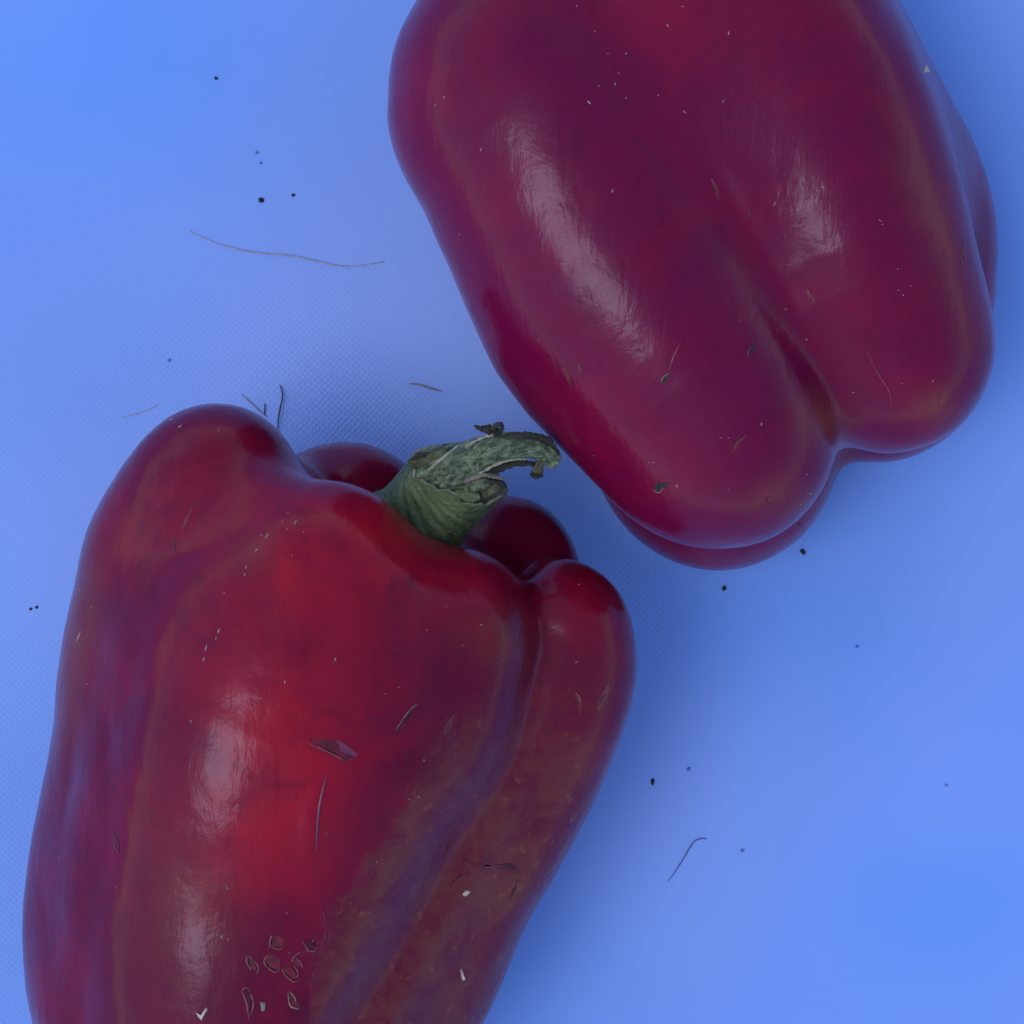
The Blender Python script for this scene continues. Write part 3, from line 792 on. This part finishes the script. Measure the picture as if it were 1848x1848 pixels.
def speck(u0, v0, r, label, mat=M_SPECK, el=1.0, ang=0):
    rr = r * VIEW_W / PX
    mb = MB(); c_ = cl(u0, v0, rr * 0.35)
    bm = bmesh.new(); bmesh.ops.create_icosphere(bm, subdivisions=2, radius=1)
    rs = np.random.default_rng(int(u0 * 7 + v0))
    ca, sa = math.cos(R(ang)), math.sin(R(ang))
    for x in bm.verts:
        k = rs.uniform(0.75, 1.2); px_, py_ = x.co.x * rr * el * k, x.co.y * rr * k
        x.co = (px_ * ca - py_ * sa + c_[0], px_ * sa + py_ * ca + c_[1], x.co.z * rr * 0.7 * k + c_[2])
    mb.add([tuple(x.co) for x in bm.verts], [tuple(w.index for w in f.verts) for f in bm.faces]); bm.free()
    o = mb.build('dirt_speck', mat)
    tag(o, label, 'speck', 'dirt specks on the blue cloth')
speck(471, 361, 5.0, 'largest black speck, on the cloth above the long pale fibre')
speck(529, 352, 3.2, 'small black speck just right of the largest black speck')
speck(390, 141, 3.2, 'lone black speck on the cloth near the top left of the photo')
speck(463, 275, 3.2, 'faint grey-blue speck above the two black specks on the cloth', M_SPECKBLUE)
speck(470, 294, 2.4, 'very faint grey speck just below another faint speck on the cloth', M_SPECKBLUE)
speck(305, 650, 3.0, 'faint speck on bare cloth up and left from the stemmed pepper', M_SPECKBLUE)
speck(66, 1096, 3.0, 'right one of two black specks close beside the stemmed pepper, at left edge')
speck(55, 1099, 2.8, 'left one of two black specks close beside the stemmed pepper, at left edge')
speck(1307, 1062, 4.0, 'black speck just below the lobed end of the stemless pepper', el=1.2, ang=60)
speck(1449, 996, 4.0, 'black sliver speck beside the notch between the stemless pepper lobes', el=1.6, ang=-55)
speck(1178, 1411, 3.5, 'upright black speck on the cloth right of the stemmed pepper', el=1.7, ang=85)
speck(1243, 1388, 3.0, 'grey slanted speck above the bent dark hair', M_SPECKBLUE, 1.5, 40)
speck(1340, 1535, 3.2, 'grey speck to the right of the bent dark hair', M_SPECKBLUE)
speck(1547, 1167, 3.0, 'faint grey speck alone on the cloth at the right of the photo', M_SPECKBLUE)
speck(1708, 1417, 2.6, 'faint grey speck nearest the right edge of the photo', M_SPECKBLUE)

def fibre(pts, r, mat, label, cat, name, lift=0.0):
    w = resample(pts, 36)
    q = []
    for i, (a, b) in enumerate(w):
        q.append(cl(a, b, r * 0.9 + lift * math.sin(math.pi * i / 35)))
    mb = MB(); mb.tube(q, [r * (0.45 + 0.55 * math.sin(math.pi * (i + 2) / 39)) for i in range(36)], 6)
    o = mb.build(name, mat)
    tag(o, label, cat, 'hairs and fibres on the blue cloth')
fibre([(341, 416), (380, 435), (420, 448), (470, 457), (520, 461), (560, 469), (600, 478), (640, 480), (693, 472)], 0.00011, M_HAIRPALE, 'long pale wavy fibre lying on the cloth at upper left', 'fibre', 'hair_fibre', 0.0004)
fibre([(738, 692), (757, 694), (775, 700), (797, 706)], 0.00017, M_STRAW, 'short beige straw on the cloth between the two peppers', 'straw', 'straw_bit')
fibre([(505, 695), (510, 713), (505, 740), (502, 760), (501, 785)], 0.00014, M_HAIRDARK, 'dark curved hair standing out behind the stemmed pepper', 'hair', 'hair_fibre', 0.0006)
fibre([(436, 712), (452, 726), (468, 741), (482, 752)], 0.00011, M_STRAW, 'thin pale hair slanting behind the left shoulder of the stemmed pepper', 'hair', 'hair_fibre')
fibre([(478, 728), (478, 737), (477, 750)], 0.00011, M_HAIRDARK, 'tiny short dark hair between two longer hairs behind the stemmed pepper', 'hair', 'hair_fibre')
fibre([(1274, 1516), (1272, 1513), (1255, 1517), (1245, 1530), (1232, 1552), (1218, 1574), (1206, 1591)], 0.00010, M_HAIRBLUE, 'thin bent dark hair on the cloth at lower right', 'hair', 'hair_fibre', 0.0002)
fibre([(222, 752), (240, 748), (262, 741), (286, 730)], 0.00009, M_HAIRPALE, 'faint pale fibre on the cloth left of the stemmed pepper shoulder', 'fibre', 'hair_fibre')
